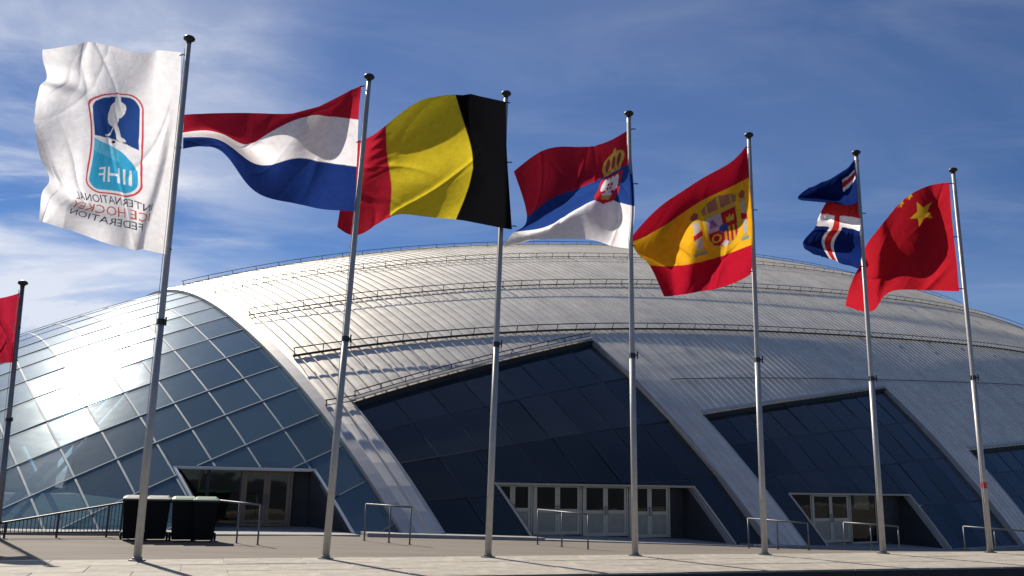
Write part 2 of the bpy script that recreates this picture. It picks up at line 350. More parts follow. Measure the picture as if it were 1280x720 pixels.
# guard rails on the roof
def guard_rail(name, f0, u0, u1, hh, r_top, r_base, step, posts=True):
    n = int((u1-u0)/0.8)
    pts = [(u0+(u1-u0)*i/n, f0(u0+(u1-u0)*i/n)) for i in range(n+1)]
    q = MB()
    if r_top: q.tube([S(u, v, hh) for u, v in pts], r_top, 6)
    q.tube([S(u, v, 0.09) for u, v in pts], r_base, 6)
    o = part(q, name, 'dark_steel')
    if posts:
        u = u0+0.05
        while u < u1:
            p = MB().tube([S(u, f0(u), -0.02), S(u, f0(u), hh+0.01)], 0.020, 5).build('post', 'dark_steel', None); p.parent = o
            u += step
guard_rail('guard_rail', lambda u: -9.3+0.02*u, -15.9, 58, 0.30, 0.020, 0.024, 1.35)
guard_rail('guard_rail', lambda u: -3.4, -16.0, 58, 0.34, 0.019, 0.024, 1.35)
guard_rail('guard_rail', lambda u: 2.3, -16.1, 58, 0.38, 0.022, 0.032, 1.25)
guard_rail('guard_rail', lambda u: 7.5+0.012*(u+16), -16.1, 58, 0.42, 0.026, 0.055, 1.20)
guard_rail('eaves_rail', lambda u: bay_top(BAYS[0], u)-0.22, -15.25, -1.3, 0.30, 0.026, 0.02, 1.20)
guard_rail('snow_guard', lambda u: 11.6, 0.9, 58, 0.12, 0, 0.022, 2.0, posts=False)
guard_rail('verge_rail', lambda u: bay_top(BAYS[0], -15.3)+0.02, -16.5, -15.3, 0.30, 0.026, 0.02, 0.62)

# ------------------------------------------------------------------ arena: glazing
def clip(poly, f):
    """keep the part of a (u, v) polygon where f >= 0 (f linear)"""
    out = []
    for i in range(len(poly)):
        a, b = poly[i], poly[(i+1) % len(poly)]; fa, fb = f(a), f(b)
        if fa >= 0: out.append(a)
        if (fa >= 0) != (fb >= 0):
            k = fa/(fa-fb); out.append((a[0]+(b[0]-a[0])*k, a[1]+(b[1]-a[1])*k))
    return out
def area(p): return abs(sum(p[i][0]*p[(i+1) % len(p)][1]-p[(i+1) % len(p)][0]*p[i][1] for i in range(len(p))))/2 if len(p) > 2 else 0
class Opening:
    def __init__(s, ua, ub, ztop):
        s.ua, s.ub, s.z = ua, ub, ztop; s.va, s.vb = v_at_z(ua, ztop), v_at_z(ub, ztop)
    def vt(s, u): return s.va+(s.vb-s.va)*(u-s.ua)/(s.ub-s.ua)
OPEN = [Opening(-22.1, -18.2, 1.90), Opening(-12.15, -3.0, 1.66), Opening(2.5, 11.7, 1.45)]
def pane(poly, d, material, parent=arena):
    """one pane of glass: a thin closed slab over a (u, v) polygon"""
    cu, cv = np.mean([p[0] for p in poly]), np.mean([p[1] for p in poly]); g = 0.03
    sh = []
    for u, v in poly:
        l = math.hypot(u-cu, v-cv)+1e-9; sh.append((u-(u-cu)/l*g, v-(v-cv)/l*g))
    if area(sh) < 0.02: return
    P = [S(u, v, d) for u, v in sh]; c = np.mean(P, 0)
    nn = np.zeros(3)
    for i in range(len(P)): nn += np.cross(P[i]-c, P[(i+1) % len(P)]-c)
    nn /= np.linalg.norm(nn)
    if nn[2] < 0: P.reverse(); nn = -nn
    tl = rng.normal(0, 0.006 if 'atrium' in material else 0.007, 3)
    P = [p-nn*((p-c)@nn)+nn*((p-c)@tl) for p in P]                   # flat sheet of glass, never set quite true
    return part(MB().prism(P, [-nn*0.03]*len(P)), 'glass_pane', material, parent)
def cells(poly, d, material, ops):
    vg = [(u, v_ground(u)) for u in (min(p[0] for p in poly), max(p[0] for p in poly))]
    gl = lambda p: (vg[0][1]+(vg[1][1]-vg[0][1])*(p[0]-vg[0][0])/(vg[1][0]-vg[0][0]+1e-9))-p[1]
    todo = [clip(poly, gl)]
    for o in ops:
        nxt = []
        for q in todo:
            if len(q) < 3: continue
            us = [p[0] for p in q]; vs_ = [p[1]-o.vt(p[0]) for p in q]
            if max(us) <= o.ua or min(us) >= o.ub or max(vs_) <= 0: nxt.append(q); continue
            nxt += [clip(q, lambda p: o.ua-p[0]), clip(q, lambda p: p[0]-o.ub)]
            mid = clip(clip(q, lambda p: p[0]-o.ua), lambda p: o.ub-p[0])
            nxt.append(clip(mid, lambda p: o.vt(p[0])-p[1]))
        todo = nxt
    for q in todo:
        if len(q) >= 3 and area(q) > 0.03: pane(q, d, material)
# glazed end
UC = [-16.75, -18.3, -19.75, -21.0, -22.2, -23.45, -24.7] + [-25.9-1.2*k for k in range(8)]
RV = [-31, -28, -25, -22, -19.2, -16.6, -14.2, -11.8, -9.5, -7.2, -5.0, -2.9, -0.8, 1.3, 3.5, 5.8, 7.8, 9.6, 11.4, 13.1, 14.7, 16.3, 18.0]
def vrow(r, u): return r-0.27*(u-U_ARCH)
for i in range(len(UC)-1):
    ub, ua = UC[i], UC[i+1]
    for j in range(len(RV)-1):
        q = [(ua, vrow(RV[j], ua)), (ub, vrow(RV[j], ub)), (ub, vrow(RV[j+1], ub)), (ua, vrow(RV[j+1], ua))]
        if max(hz(*p) for p in q) < 0.0: continue
        cells(q, -0.10, 'glass_atrium', OPEN[:1])
def v_end(u):   # lower end of a mullion: the ground, or the head of the entrance
    o = OPEN[0]; return o.vt(u) if o.ua < u < o.ub else v_ground(u)
def v_start(u):
    v = -31-0.27*(u-U_ARCH)
    while hz(u, v) < -0.2 and v < 8: v += 0.25
    return v
for u in UC[1:]:
    a, b = v_start(u), v_end(u)
    if b-a < 1: continue
    strip_along(lambda k: (u, a+(b-a)*k), 50, 0.058, 0.045, 'mullion', 'mullion', d0=-0.14)
UEND = UC[-1]
for r in RV:
    us = [u for u in np.linspace(UEND, U_ARCH, 60) if hz(u, vrow(r, u)) > -0.1 and vrow(r, u) < v_end(u)+0.02]
    if len(us) < 4: continue
    runs = []; cur = [us[0]]
    for u in us[1:]:
        if u-cur[-1] < 0.5: cur.append(u)
        else: runs.append(cur); cur = [u]
    runs.append(cur)
    for cur in runs:
        if len(cur) < 3: continue
        strip_along(lambda k: (cur[0]+(cur[-1]-cur[0])*k, vrow(r, cur[0]+(cur[-1]-cur[0])*k)), max(6, len(cur)), 0.038, 0.03, 'transom', 'mullion', d0=-0.105)
# dark glazed bays between the roof legs
for bi, b in enumerate(BAYS):
    nu = (8, 10, 10)[bi]; nv = 4; ops = [o for o in OPEN[1:] if b[0] < o.ua < b[1]]
    for i in range(nu):
        u0, u1 = b[0]+0.05+(b[1]-b[0]-0.1)*i/nu, b[0]+0.05+(b[1]-b[0]-0.1)*(i+1)/nu
        for j in range(nv):
            f = lambda u, k: bay_top(b, u)+(v_ground(u)-bay_top(b, u))*k/nv
            cells([(u0, f(u0, j)), (u1, f(u1, j)), (u1, f(u1, j+1)), (u0, f(u0, j+1))], -0.20, 'glass_dark', ops)
    for i in range(1, nu):
        u = b[0]+0.05+(b[1]-b[0]-0.1)*i/nu; v0, v1 = bay_top(b, u), v_ground(u)
        for o in ops:
            if o.ua < u < o.ub: v1 = o.vt(u)
        strip_along(lambda k: (u, v0+(v1-v0)*k), 16, 0.05, 0.05, 'bay_mullion', 'dark_frame', d0=-0.245)
    for j in range(1, nv):
        f = lambda u: bay_top(b, u)+(v_ground(u)-bay_top(b, u))*j/nv
        us = [u for u in np.linspace(b[0]+0.05, b[1]-0.05, 50)]
        run = []
        segs = []
        for u in us:
            bad = any(o.ua-0.05 < u < o.ub+0.05 and f(u) > o.vt(u) for o in ops)
            if bad:
                if len(run) > 2: segs.append(run)
                run = []
            else: run.append(u)
        if len(run) > 2: segs.append(run)
        for run in segs:
            strip_along(lambda k: (run[0]+(run[-1]-run[0])*k, f(run[0]+(run[-1]-run[0])*k)), max(4, len(run)), 0.05, 0.055, 'bay_transom', 'dark_frame', d0=-0.245)
# base plinth along the foot of the shell
def plinth(u0, u1, h=0.10):
    n = max(2, int((u1-u0)/0.9)); V = []; F = []
    for i in range(n+1):
        u = u0+(u1-u0)*i/n; p = S(u, v_ground(u)); nn = nrm(u, v_ground(u)); o2 = nn[:2]/np.linalg.norm(nn[:2]); g = gz(p[0], p[1])
        a = p[:2]+o2*0.42; c = p[:2]-o2*0.35; ga = gz(*a)-0.05
        V += [(a[0], a[1], ga), (a[0], a[1], g+h), (c[0], c[1], g+h), (c[0], c[1], ga)]
    for i in range(n):
        for j in range(4): F.append((i*4+j, (i+1)*4+j, (i+1)*4+(j+1) % 4, i*4+(j+1) % 4))
    F += [(0, 1, 2, 3), tuple(n*4+j for j in (3, 2, 1, 0))]
    part(MB().add(V, F), 'base_plinth', 'concrete_grey')
plinth(-32, -22.25); plinth(-18.05, -12.25); plinth(-2.85, 2.35); plinth(11.9, 60)

# ------------------------------------------------------------------ arena: entrances
def entrance(o, d, layout, frame_mat, kind):
    """door wall set upright under the head of an opening in the sloping glass.
    layout: (start, width, type) in metres along the wall"""
    A, B = S(o.ua, o.va, d), S(o.ub, o.vb, d); e = B-A; Lw = np.linalg.norm(e[:2]); e = np.array([e[0], e[1], 0])/Lw
    nin = np.array([-e[1], e[0], 0.]);
    if nin[1] < 0: nin = -nin
    O = A+nin*0.25; O[2] = 0; zt = o.z; g = lambda s_: gz(*(O+e*s_)[:2])
    zf = min(g(0), g(Lw)); ez = np.array([0, 0, 1.])
    # head and raking side frames
    def rake(u):
        return [S(u, o.vt(u)+(v_ground(u)-o.vt(u))*k/10, d) for k in range(11)]
    fr = MB().tube([A+e*(-0.04), B+e*0.04], 0.055 if kind == 0 else 0.045, 6)
    part(fr, 'entrance_head', frame_mat)
    for u in (o.ua, o.ub): part(MB().tube(rake(u), 0.05, 6), 'entrance_jamb', frame_mat)
    # soffit and reveals
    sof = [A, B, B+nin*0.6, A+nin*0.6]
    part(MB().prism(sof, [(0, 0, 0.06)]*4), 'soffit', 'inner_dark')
    for u, P in ((o.ua, A), (o.ub, B)):
        R = rake(u); back = P+nin*0.60; bot = np.array([back[0], back[1], gz(*R[-1][:2])-0.02])
        inward = e*(0.06 if u == o.ua else -0.06)
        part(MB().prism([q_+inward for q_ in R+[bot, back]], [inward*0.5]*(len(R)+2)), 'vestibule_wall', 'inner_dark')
        if u == o.ub:
            Q = [q_-e*0.13 for q_ in R] + [q_+nin*0.30-e*0.13 for q_ in R[::-1]]
            part(MB().prism(Q, [e*0.03]*len(Q)), 'side_reveal', 'zinc_trim' if kind else 'inner_dark')
    # threshold slab in front
    t0, t1 = S(o.ua, v_ground(o.ua)), S(o.ub, v_ground(o.ub))
    q = [np.array([t0[0], t0[1], 0])-nin*0.4, np.array([t1[0], t1[1], 0])-nin*0.4, O+e*Lw+nin*0.2, O-e*0.0+nin*0.2]
    for p in q: p[2] = gz(*p[:2])+0.045
    part(MB().prism(q, [(0, 0, -0.3)]*4), 'threshold', 'concrete_grey')
    zt_ = zt-0.03
    for (s0, w, typ) in layout:
        z0 = g(s0+w/2)+0.05; h = zt_-z0; F0 = O+e*s0+ez*z0
        if typ in ('door', 'glassdoor'):
            fm = 'door_frame' if typ == 'door' else 'door_wood'
            q = MB()
            q.obox(F0, e, nin, ez, (0, 0, 0), (0.06, 0.09, h)); q.obox(F0, e, nin, ez, (w-0.06, 0, 0), (w, 0.09, h)); q.obox(F0, e, nin, ez, (0.06, 0, h-0.08), (w-0.06, 0.09, h))
            part(q, 'door_surround', fm)
            for k in range(2):
                a = 0.065+k*(w-0.13)/2; b = a+(w-0.13)/2-0.006; H = h-0.09; mid = 0.47*H if typ == 'door' else 0.14
                q = MB()
                for bx in (((a, 0.02, 0.01), (a+0.10, 0.07, H)), ((b-0.10, 0.02, 0.01), (b, 0.07, H)), ((a+0.10, 0.02, H-0.12), (b-0.10, 0.07, H)), ((a+0.10, 0.02, mid-0.06), (b-0.10, 0.07, mid+0.06)), ((a+0.10, 0.02, 0.01), (b-0.10, 0.07, 0.12))):
                    q.obox(F0, e, nin, ez, *bx)
                dr = part(q, 'door', fm)
                if typ == 'door':
                    MB().obox(F0, e, nin, ez, (a+0.10, 0.035, 0.12), (b-0.10, 0.06, mid-0.06)).build('lower_panel', 'door_panel', dr)
                    MB().obox(F0, e, nin, ez, (a+0.10, 0.04, mid+0.06), (b-0.10, 0.052, H-0.12)).build('pane', 'glass_door', dr)
                else:
                    MB().obox(F0, e, nin, ez, (a+0.10, 0.04, mid+0.06), (b-0.10, 0.052, H-0.12)).build('pane', 'glass_door', dr)
                hx = b-0.05 if k == 0 else a+0.05
                hs = F0+e*hx-nin*0.05
                MB().tube([hs+ez*(0.42*H), hs+ez*(0.58*H)], 0.016, 6).tube([hs+ez*(0.43*H), hs+ez*(0.43*H)+nin*0.08], 0.010, 5).tube([hs+ez*(0.57*H), hs+ez*(0.57*H)+nin*0.08], 0.010, 5).build('handle', 'galvanised', dr)
        elif typ == 'glass':
            q = MB(); f = part(q.obox(F0, e, nin, ez, (0, 0, 0), (0.05, 0.08, h)).obox(F0, e, nin, ez, (w-0.05, 0, 0), (w, 0.08, h)).obox(F0, e, nin, ez, (0.05, 0, h-0.06), (w-0.05, 0.08, h)).obox(F0, e, nin, ez, (0.05, 0, 0), (w-0.05, 0.08, 0.08)), 'side_window', 'door_frame' if kind else 'dark_frame')
            MB().obox(F0, e, nin, ez, (0.05, 0.03, 0.08), (w-0.05, 0.042, h-0.06)).build('pane', 'glass_door', f)
        else:
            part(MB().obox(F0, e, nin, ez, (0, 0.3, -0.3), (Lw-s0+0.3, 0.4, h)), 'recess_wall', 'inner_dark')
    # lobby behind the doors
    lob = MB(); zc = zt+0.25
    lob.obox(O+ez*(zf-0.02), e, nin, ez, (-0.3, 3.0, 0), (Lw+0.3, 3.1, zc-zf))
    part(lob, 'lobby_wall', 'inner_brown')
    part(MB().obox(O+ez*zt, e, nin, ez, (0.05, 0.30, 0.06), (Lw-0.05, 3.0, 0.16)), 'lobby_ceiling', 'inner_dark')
    if kind == 0:
        part(MB().obox(O+ez*zf, e, nin, ez, (0.5, 1.6, 0.05), (1.9, 2.0, 0.95)).obox(O+ez*zf, e, nin, ez, (0.4, 1.5, 0.96), (2.0, 2.1, 1.02)), 'counter', 'counter_orange')
    return O, e, nin, Lw
entrance(OPEN[0], -0.10, [(0.05, 0.95, 'glass'), (1.0, 1.0, 'glass'), (2.0, 1.55, 'glassdoor'), (3.55, 0.55, 'dark')], 'white_frame', 0)
entrance(OPEN[1], -0.20, [(0.02, 1.60, 'door'), (1.65, 2.05, 'door'), (3.75, 2.05, 'door'), (5.85, 1.95, 'door'), (7.85, 1.15, 'dark')], 'door_frame', 1)
entrance(OPEN[2], -0.20, [(0.0, 1.75, 'glass'), (1.80, 2.6, 'door'), (4.45, 1.9, 'glass'), (6.4, 2.1, 'dark')], 'door_frame', 2)
# white steel bracing standing inside the glazed end
for (pa, pb, r) in (((2, 642, 25.6), (188, 449, 35.2), 0.13), ((20, 648, 26.0), (172, 478, 34.4), 0.07), ((75, 648, 26.0), (30, 560, 28.8), 0.07)):
    A_, B_ = at(*pa), at(*pb); A_[2] = max(A_[2], -0.05)
    part(MB().tube([A_, B_], r, 10), 'brace', 'brace_white', smooth=True)
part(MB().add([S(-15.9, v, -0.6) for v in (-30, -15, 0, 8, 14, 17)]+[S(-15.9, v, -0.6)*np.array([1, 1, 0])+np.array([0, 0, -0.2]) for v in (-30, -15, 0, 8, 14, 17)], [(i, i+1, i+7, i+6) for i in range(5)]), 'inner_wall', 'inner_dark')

# ------------------------------------------------------------------ flagpoles
BASES = [(171,703),(407,698),(610,695),(794,694),(956,692.5),(1104,692),(1238,691)]
TOPS = [(237,45),(462,93),(633,114),(786,139),(936,166),(1070,188),(1191,210)]
JOINT = [(208,420),(433,437),(619,442),(789,455),(946,459),(1091,482),(1218,480)]
FLAG_DESC = ['white ice hockey federation flag', 'red white and blue tricolour flag', 'black yellow and red flag', 'red blue and white flag with crowned shield', 'red and yellow flag with coat of arms', 'crumpled blue flag with red and white cross', 'red flag with yellow stars']
POLES = []
def flagpole(base, top, rb, rt, jf, material, label, tape=False):
    root = empty('flagpole', tuple(base)); d = np.asarray(top)-np.asarray(base); Hh = np.linalg.norm(d); ax = d/Hh
    tag(root, label, 'flagpole', 'flagpoles on the plaza')
    o3 = lambda k: d*k
    MB().tube([o3(0), o3(jf)], [rb, rb*0.93], 18).build('lower_shaft', material, root, True)
    MB().tube([o3(jf), o3(jf+0.006), o3(0.985)], [rb*0.86, rb*0.84, rt], 18).build('upper_shaft', material, root, True)
    MB().tube([o3(jf-0.006), o3(jf+0.005)], rb*1.06, 18).build('collar', 'cap_dark', root)
    side = np.array([0.93, -0.36, 0])
    MB().tube([o3(jf)+side*rb*0.9, o3(jf)+side*(rb+0.06)], 0.02, 6).tube([o3(jf-0.008)+side*(rb+0.05), o3(jf+0.008)+side*(rb+0.05)], 0.018, 6).build('cleat', 'cap_dark', root)
    q = MB(); c = o3(0.985); q.lathe(c, [(rt*1.05, -0.02), (rt*1.05, 0.03), (rt*1.6, 0.05), (rt*2.3, 0.075), (rt*2.4, 0.11), (rt*1.9, 0.145), (rt*1.0, 0.165), (0.01, 0.17)], 20)
    q.build('finial', 'cap_dark', root, True)
    MB().lathe((0, 0, 0), [(rb*2.1, 0.0), (rb*2.1, 0.02), (rb*1.25, 0.022), (rb*1.25, 0.06), (rb*1.0, 0.065)], 20).build('base_plate', 'galvanised', root)
    s2 = np.array([-0.6, -0.8, 0]); MB().tube([o3(0.12)+s2*(rb+0.02), o3(0.5)+s2*(rb+0.03), o3(0.97)+s2*(rt+0.03)], 0.007, 5).build('halyard', 'rope', root)
    if tape: MB().tube([o3(tape), o3(tape+0.014)], rb*1.06, 16).build('tape_band', 'red_tape', root)
    return root
for i in range(7):
    Yb = P1[1]+PD[1]*PSTEP*i
    B_ = at(*BASES[i], Yb); B_[2] = 0.0
    T_ = at(*TOPS[i], Yb)
    jf = (BASES[i][1]-JOINT[i][1])/(BASES[i][1]-TOPS[i][1])*0.985
    flagpole(B_, T_, 0.076, 0.052, jf, 'pole_alu', 'grey flagpole carrying the '+FLAG_DESC[i], tape=0.155 if i == 6 else False)
    POLES.append(Yb)
B8 = at(-4, 668, 22.4); B8[2] = gz(B8[0], B8[1]); T8 = at(28.5, 354, 22.4)
flagpole(B8, T8, 0.072, 0.052, 0.45, 'pole_dark', 'short dark flagpole at the far left carrying a plain red flag')

# ------------------------------------------------------------------ flags
def spline(xs, ys, x):
    """natural cubic spline through (xs, ys[k]) evaluated at x"""
    xs = np.asarray(xs, float); ys = np.asarray(ys, float); n = len(xs); hh = np.diff(xs); A = np.zeros((n, n)); r = np.zeros((n,)+ys.shape[1:])
    A[0, 0] = A[-1, -1] = 1
    for i in range(1, n-1):
        A[i, i-1], A[i, i], A[i, i+1] = hh[i-1], 2*(hh[i-1]+hh[i]), hh[i]; r[i] = 3*((ys[i+1]-ys[i])/hh[i]-(ys[i]-ys[i-1])/hh[i-1])
    c = np.linalg.solve(A, r.reshape(n, -1)).reshape(r.shape)
    i = np.clip(np.searchsorted(xs, x)-1, 0, n-2); t = x-xs[i]
    sh = (-1,)+(1,)*(ys.ndim-1); h_ = hh[i].reshape(sh); t = t.reshape(sh)
    b = (ys[i+1]-ys[i])/h_-h_*(2*c[i]+c[i+1])/3; d = (c[i+1]-c[i])/(3*h_)
    return ys[i]+b*t+c[i]*t**2+d*t**3
def flag(name, label, cat_group, Y0, ucols, vrows, px, dep, nu, nv, paint, names, wr=None, dvrow=None):
    """px[col][row]: where the cloth hangs; dep[col] (or dep[col][row]): metres behind the pole"""
    px = np.array(px, float); dep = np.array(dep, float)
    dep = dep*1.5
    if dep.ndim == 1: dep = np.repeat(dep[:, None], len(vrows), 1)
    C = np.array([[at(px[i][j][0], px[i][j][1], Y0+dep[i][j]) for j in range(len(vrows))] for i in range(len(ucols))])
    uu = np.linspace(0, 1, nu+1); vv = np.linspace(0, 1, nv+1)
    G = spline(ucols, C, uu); G = np.stack([spline(vrows, G[i], vv) for i in range(nu+1)])           # (nu+1, nv+1, 3)
    U, V = np.meshgrid(uu, vv, indexing='ij')
    if wr is not None:
        w0 = wr; c0 = creases(int(px.sum()) % 997, 16, 0.085); wr = lambda a, b: w0(a, b)+c0(a, b)
    if wr is not None: G[..., 1] += wr(U, V); G[..., 0] += 0.25*wr(U+0.07, V+0.03)
    gu = np.gradient(G, axis=0); gv = np.gradient(G, axis=1); nn = np.cross(gu, gv); nn /= np.linalg.norm(nn, axis=-1, keepdims=True)+1e-9
    org = G[0].mean(0); org = np.array([org[0], org[1], G[..., 2].min()])
    colr, _ = paint(U, V)
    _, reg = paint((U[:-1, :-1]+U[1:, 1:])/2, (V[:-1, :-1]+V[1:, 1:])/2)
    root = empty(name, tuple(org)); tag(root, label, 'flag', cat_group)
    for k in (0.02, 0.5, 0.98):
        hp = G[0, int(k*nv)]-org; MB().tube([hp+(-0.03, -0.01, 0), hp+(0.05, -0.03, 0.01), hp+(0.11, -0.03, 0)], 0.014, 6).build('clip', 'cap_dark', root)
    idx = np.arange((nu+1)*(nv+1)).reshape(nu+1, nv+1)
    quads = np.stack([idx[:-1, :-1], idx[1:, :-1], idx[1:, 1:], idx[:-1, 1:]], -1).reshape(-1, 4); regf = reg.reshape(-1)
    Gv = (G-org).reshape(-1, 3); Nv = nn.reshape(-1, 3); Cv = np.concatenate([colr.reshape(-1, 3), np.ones((Gv.shape[0], 1))], 1)
    for k in np.unique(regf):
        q = quads[regf == k]; used, inv = np.unique(q, return_inverse=True); q = inv.reshape(-1, 4)
        me = bpy.data.meshes.new(names[k]); me.vertices.add(len(used)); me.vertices.foreach_set('co', Gv[used].ravel())
        me.loops.add(q.size); me.loops.foreach_set('vertex_index', q.ravel().astype(np.int32)); me.polygons.add(len(q)); me.polygons.foreach_set('loop_start', np.arange(0, q.size, 4, dtype=np.int32))
        me.update(calc_edges=True); me.polygons.foreach_set('use_smooth', np.ones(len(q), bool))
        a = me.color_attributes.new('print', 'FLOAT_COLOR', 'POINT'); a.data.foreach_set('color', Cv[used].ravel().astype(np.float32))
        me.normals_split_custom_set_from_vertices(Nv[used].tolist())
        me.materials.append(MATS['flag_cloth']); me.validate()
        o = bpy.data.objects.new(names[k], me); COL.objects.link(o); o.parent = root
    return root
WHITE, RED, BLUE, BLACK, YEL = (0.86, 0.84, 0.86), (0.43, 0.017, 0.04), (0.012, 0.032, 0.16), (0.006, 0.006, 0.008), (0.72, 0.56, 0.03)
def wrinkle(seed, amp, n=7, fmin=3, fmax=11, lean=0.6):
    r = np.random.default_rng(seed); K = [(r.uniform(fmin, fmax), r.uniform(-lean, lean)*fmax, r.uniform(0, 6.28), r.uniform(.3, 1), r.uniform(1, 3), r.uniform(0, 6.28)) for _ in range(n)]
    def f(U, V):
        z = 0
        for a, b, p, w, m_, p2 in K: z = z+w*np.sin(a*U*2+b*V+p+1.1*np.sin(m_*2*V+p2))/(a**0.5)
        return 1.5*amp*z*np.minimum(1, U*5)
    return f
def creases(seed, n, amp):
    r = np.random.default_rng(seed); K = [(r.uniform(0.05, 1), r.uniform(0, 1), r.uniform(-0.9, 0.9), r.uniform(.012, .035), r.uniform(-1, 1), r.uniform(.12, .4), r.uniform(-1, 1)) for _ in range(n)]
    def f(U, V):
        z = 0
        for a, b, t, w, s_, l, bend in K:
            x = (U-a)*math.cos(t)+(V-b)*math.sin(t); y = -(U-a)*math.sin(t)+(V-b)*math.cos(t); x = x+bend*y*y
            z = z+s_*np.exp(-np.abs(x/w)**1.4)*np.exp(-(y/l)**2)
        return amp*z*np.minimum(1, U*6)
    return f
def inpoly(X, Y, poly):
    ins = np.zeros(X.shape, bool); n = len(poly)
    for i in range(n):
        x0, y0 = poly[i]; x1, y1 = poly[(i+1) % n]
        c = ((y0 > Y) != (y1 > Y)) & (X < (x1-x0)*(Y-y0)/(y1-y0+1e-12)+x0); ins ^= c
    return ins
def ell(X, Y, cx_, cy_, rx, ry): return ((X-cx_)/rx)**2+((Y-cy_)/ry)**2 < 1
def star(cx_, cy_, r, rot=0.0, asp=1.0):
    return [(cx_+asp*(r if k % 2 == 0 else r*0.40)*math.sin(rot+k*math.pi/5), cy_-(r if k % 2 == 0 else r*0.40)*math.cos(rot+k*math.pi/5)) for k in range(10)]
def text_tris(s, shear=0.0):
    """outline of a word as triangles, normalised to x 0..1, y 0..1 (down)"""
    cu = bpy.data.curves.new('word', 'FONT'); cu.body = s; cu.resolution_u = 2; cu.shear = shear
    ob = bpy.data.objects.new('word', cu); COL.objects.link(ob); dg = bpy.context.evaluated_depsgraph_get(); ev = ob.evaluated_get(dg); me = ev.to_mesh(); me.calc_loop_triangles()
    co = np.array([v.co[:2] for v in me.vertices]); tr = np.array([t.vertices[:] for t in me.loop_triangles]); ev.to_mesh_clear()
    bpy.data.objects.remove(ob); bpy.data.curves.remove(cu)
    co -= co.min(0); co /= co.max(0); co[:, 1] = 1-co[:, 1]; return co[tr]
def intext(X, Y, tris, x0, x1, y0, y1):
    ins = np.zeros(X.shape, bool); sel = (X >= x0) & (X <= x1) & (Y >= y0) & (Y <= y1)
    if not sel.any(): return ins
    x = (X[sel]-x0)/(x1-x0); y = (Y[sel]-y0)/(y1-y0); r = np.zeros(x.shape, bool)
    for a, b, c in tris:
        d1 = (x-b[0])*(a[1]-b[1])-(a[0]-b[0])*(y-b[1]); d2 = (x-c[0])*(b[1]-c[1])-(b[0]-c[0])*(y-c[1]); d3 = (x-a[0])*(c[1]-a[1])-(c[0]-a[0])*(y-a[1])
        r |= ~(((d1 < 0) | (d2 < 0) | (d3 < 0)) & ((d1 > 0) | (d2 > 0) | (d3 > 0)))
    ins[sel] = r; return ins
def setc(C, m_, col): C[m_] = col

# white federation flag (seen from its back, so the lettering is reversed)
T1, T2, T3, T4 = text_tris('INTERNATIONAL'), text_tris('ICE HOCKEY'), text_tris('FEDERATION'), text_tris('IIHF')
PLAYER = [(205,95),(214,86),(226,85),(237,92),(240,112),(252,118),(264,126),(271,145),(266,168),(256,186),(241,197),(243,212),(237,226),(246,240),(252,262),(257,280),(276,288),(281,299),(256,301),(236,292),(230,265),(217,240),(205,232),(188,226),(172,212),(166,190),(168,168),(178,148),(184,131),(196,122),(207,117)]
STICK = [(214,226),(220,233),(184,277),(177,280),(157,268),(160,263),(177,271)]
def paint_iihf(U, V):
    X = (220-U*175-80)*3.6; Y = (V*245+62-100)*3.6                                    # logo drawing units
    C = np.empty(U.shape+(3,)); C[:] = WHITE; R = np.zeros(U.shape, int)
    def rrect(x0, x1, y0, y1, r):
        dx = np.maximum(np.maximum(x0+r-X, X-(x1-r)), 0); dy = np.maximum(np.maximum(y0+r-Y, Y-(y1-r)), 0); return (dx*dx+dy*dy) < r*r
    out = rrect(84, 341, 72, 532, 72); setc(C, out, (0.62, 0.07, 0.09)); setc(C, rrect(91, 334, 79, 525, 66), WHITE)
    inn = rrect(100, 325, 88, 516, 58); top = 262+0.24*(X-92); low = np.interp(X, [90, 130, 190, 260, 305, 330], [268, 292, 316, 342, 382, 420])
    setc(C, inn & (Y < top), (0.025, 0.07, 0.26)); setc(C, inn & (Y >= low), (0.05, 0.40, 0.66))
    setc(C, inn & (Y >= low) & (Y < low+55) & (X < 250), (0.12, 0.50, 0.72))
    setc(C, inpoly(X, Y, PLAYER) | inpoly(X, Y, STICK), (0.82, 0.82, 0.82)); setc(C, ell(X, Y, 216, 303, 15, 6), (0.05, 0.05, 0.07))
    setc(C, intext(-X, Y, T4, -302, -142, 414, 480) & inn, WHITE)
    R[out] = 1
    k = U.copy()
    for tri, x0, x1, y0, y1, col in ((T1, 84, 187, 0.765, 0.802, (0.03, 0.035, 0.08)), (T2, 82, 186, 0.812, 0.856, (0.55, 0.10, 0.08)), (T3, 86, 176, 0.868, 0.905, (0.03, 0.035, 0.08))):
        ua, ub = (220-x1)/175, (220-x0)/175
        m_ = intext(U, V, tri, ua, ub, y0, y1); setc(C, m_, col); R[(U > ua) & (U < ub) & (V > y0-0.003) & (V < y1+0.003)] = 2
    return C, R
w1 = wrinkle(3, 0.055, 9, 3, 10, 0.9)
def wr1(U, V):
    z = w1(U, V)
    z += 0.17*np.exp(-((U-0.12-0.28*(V-0.35))/0.05)**2)*np.clip((V-0.05)*2, 0, 1)          # fold raking down from the hoist
    z += 0.20*np.exp(-((V-0.16-0.20*(1-U))/0.045)**2)*np.clip((U-0.5)*2.5, 0, 1)           # crease under the top fly corner
    z += 0.24*np.exp(-((V-0.80-0.10*(0.9-U))/0.05)**2)*np.clip((U-0.3)*2, 0, 1)            # crease across the foot
    return z
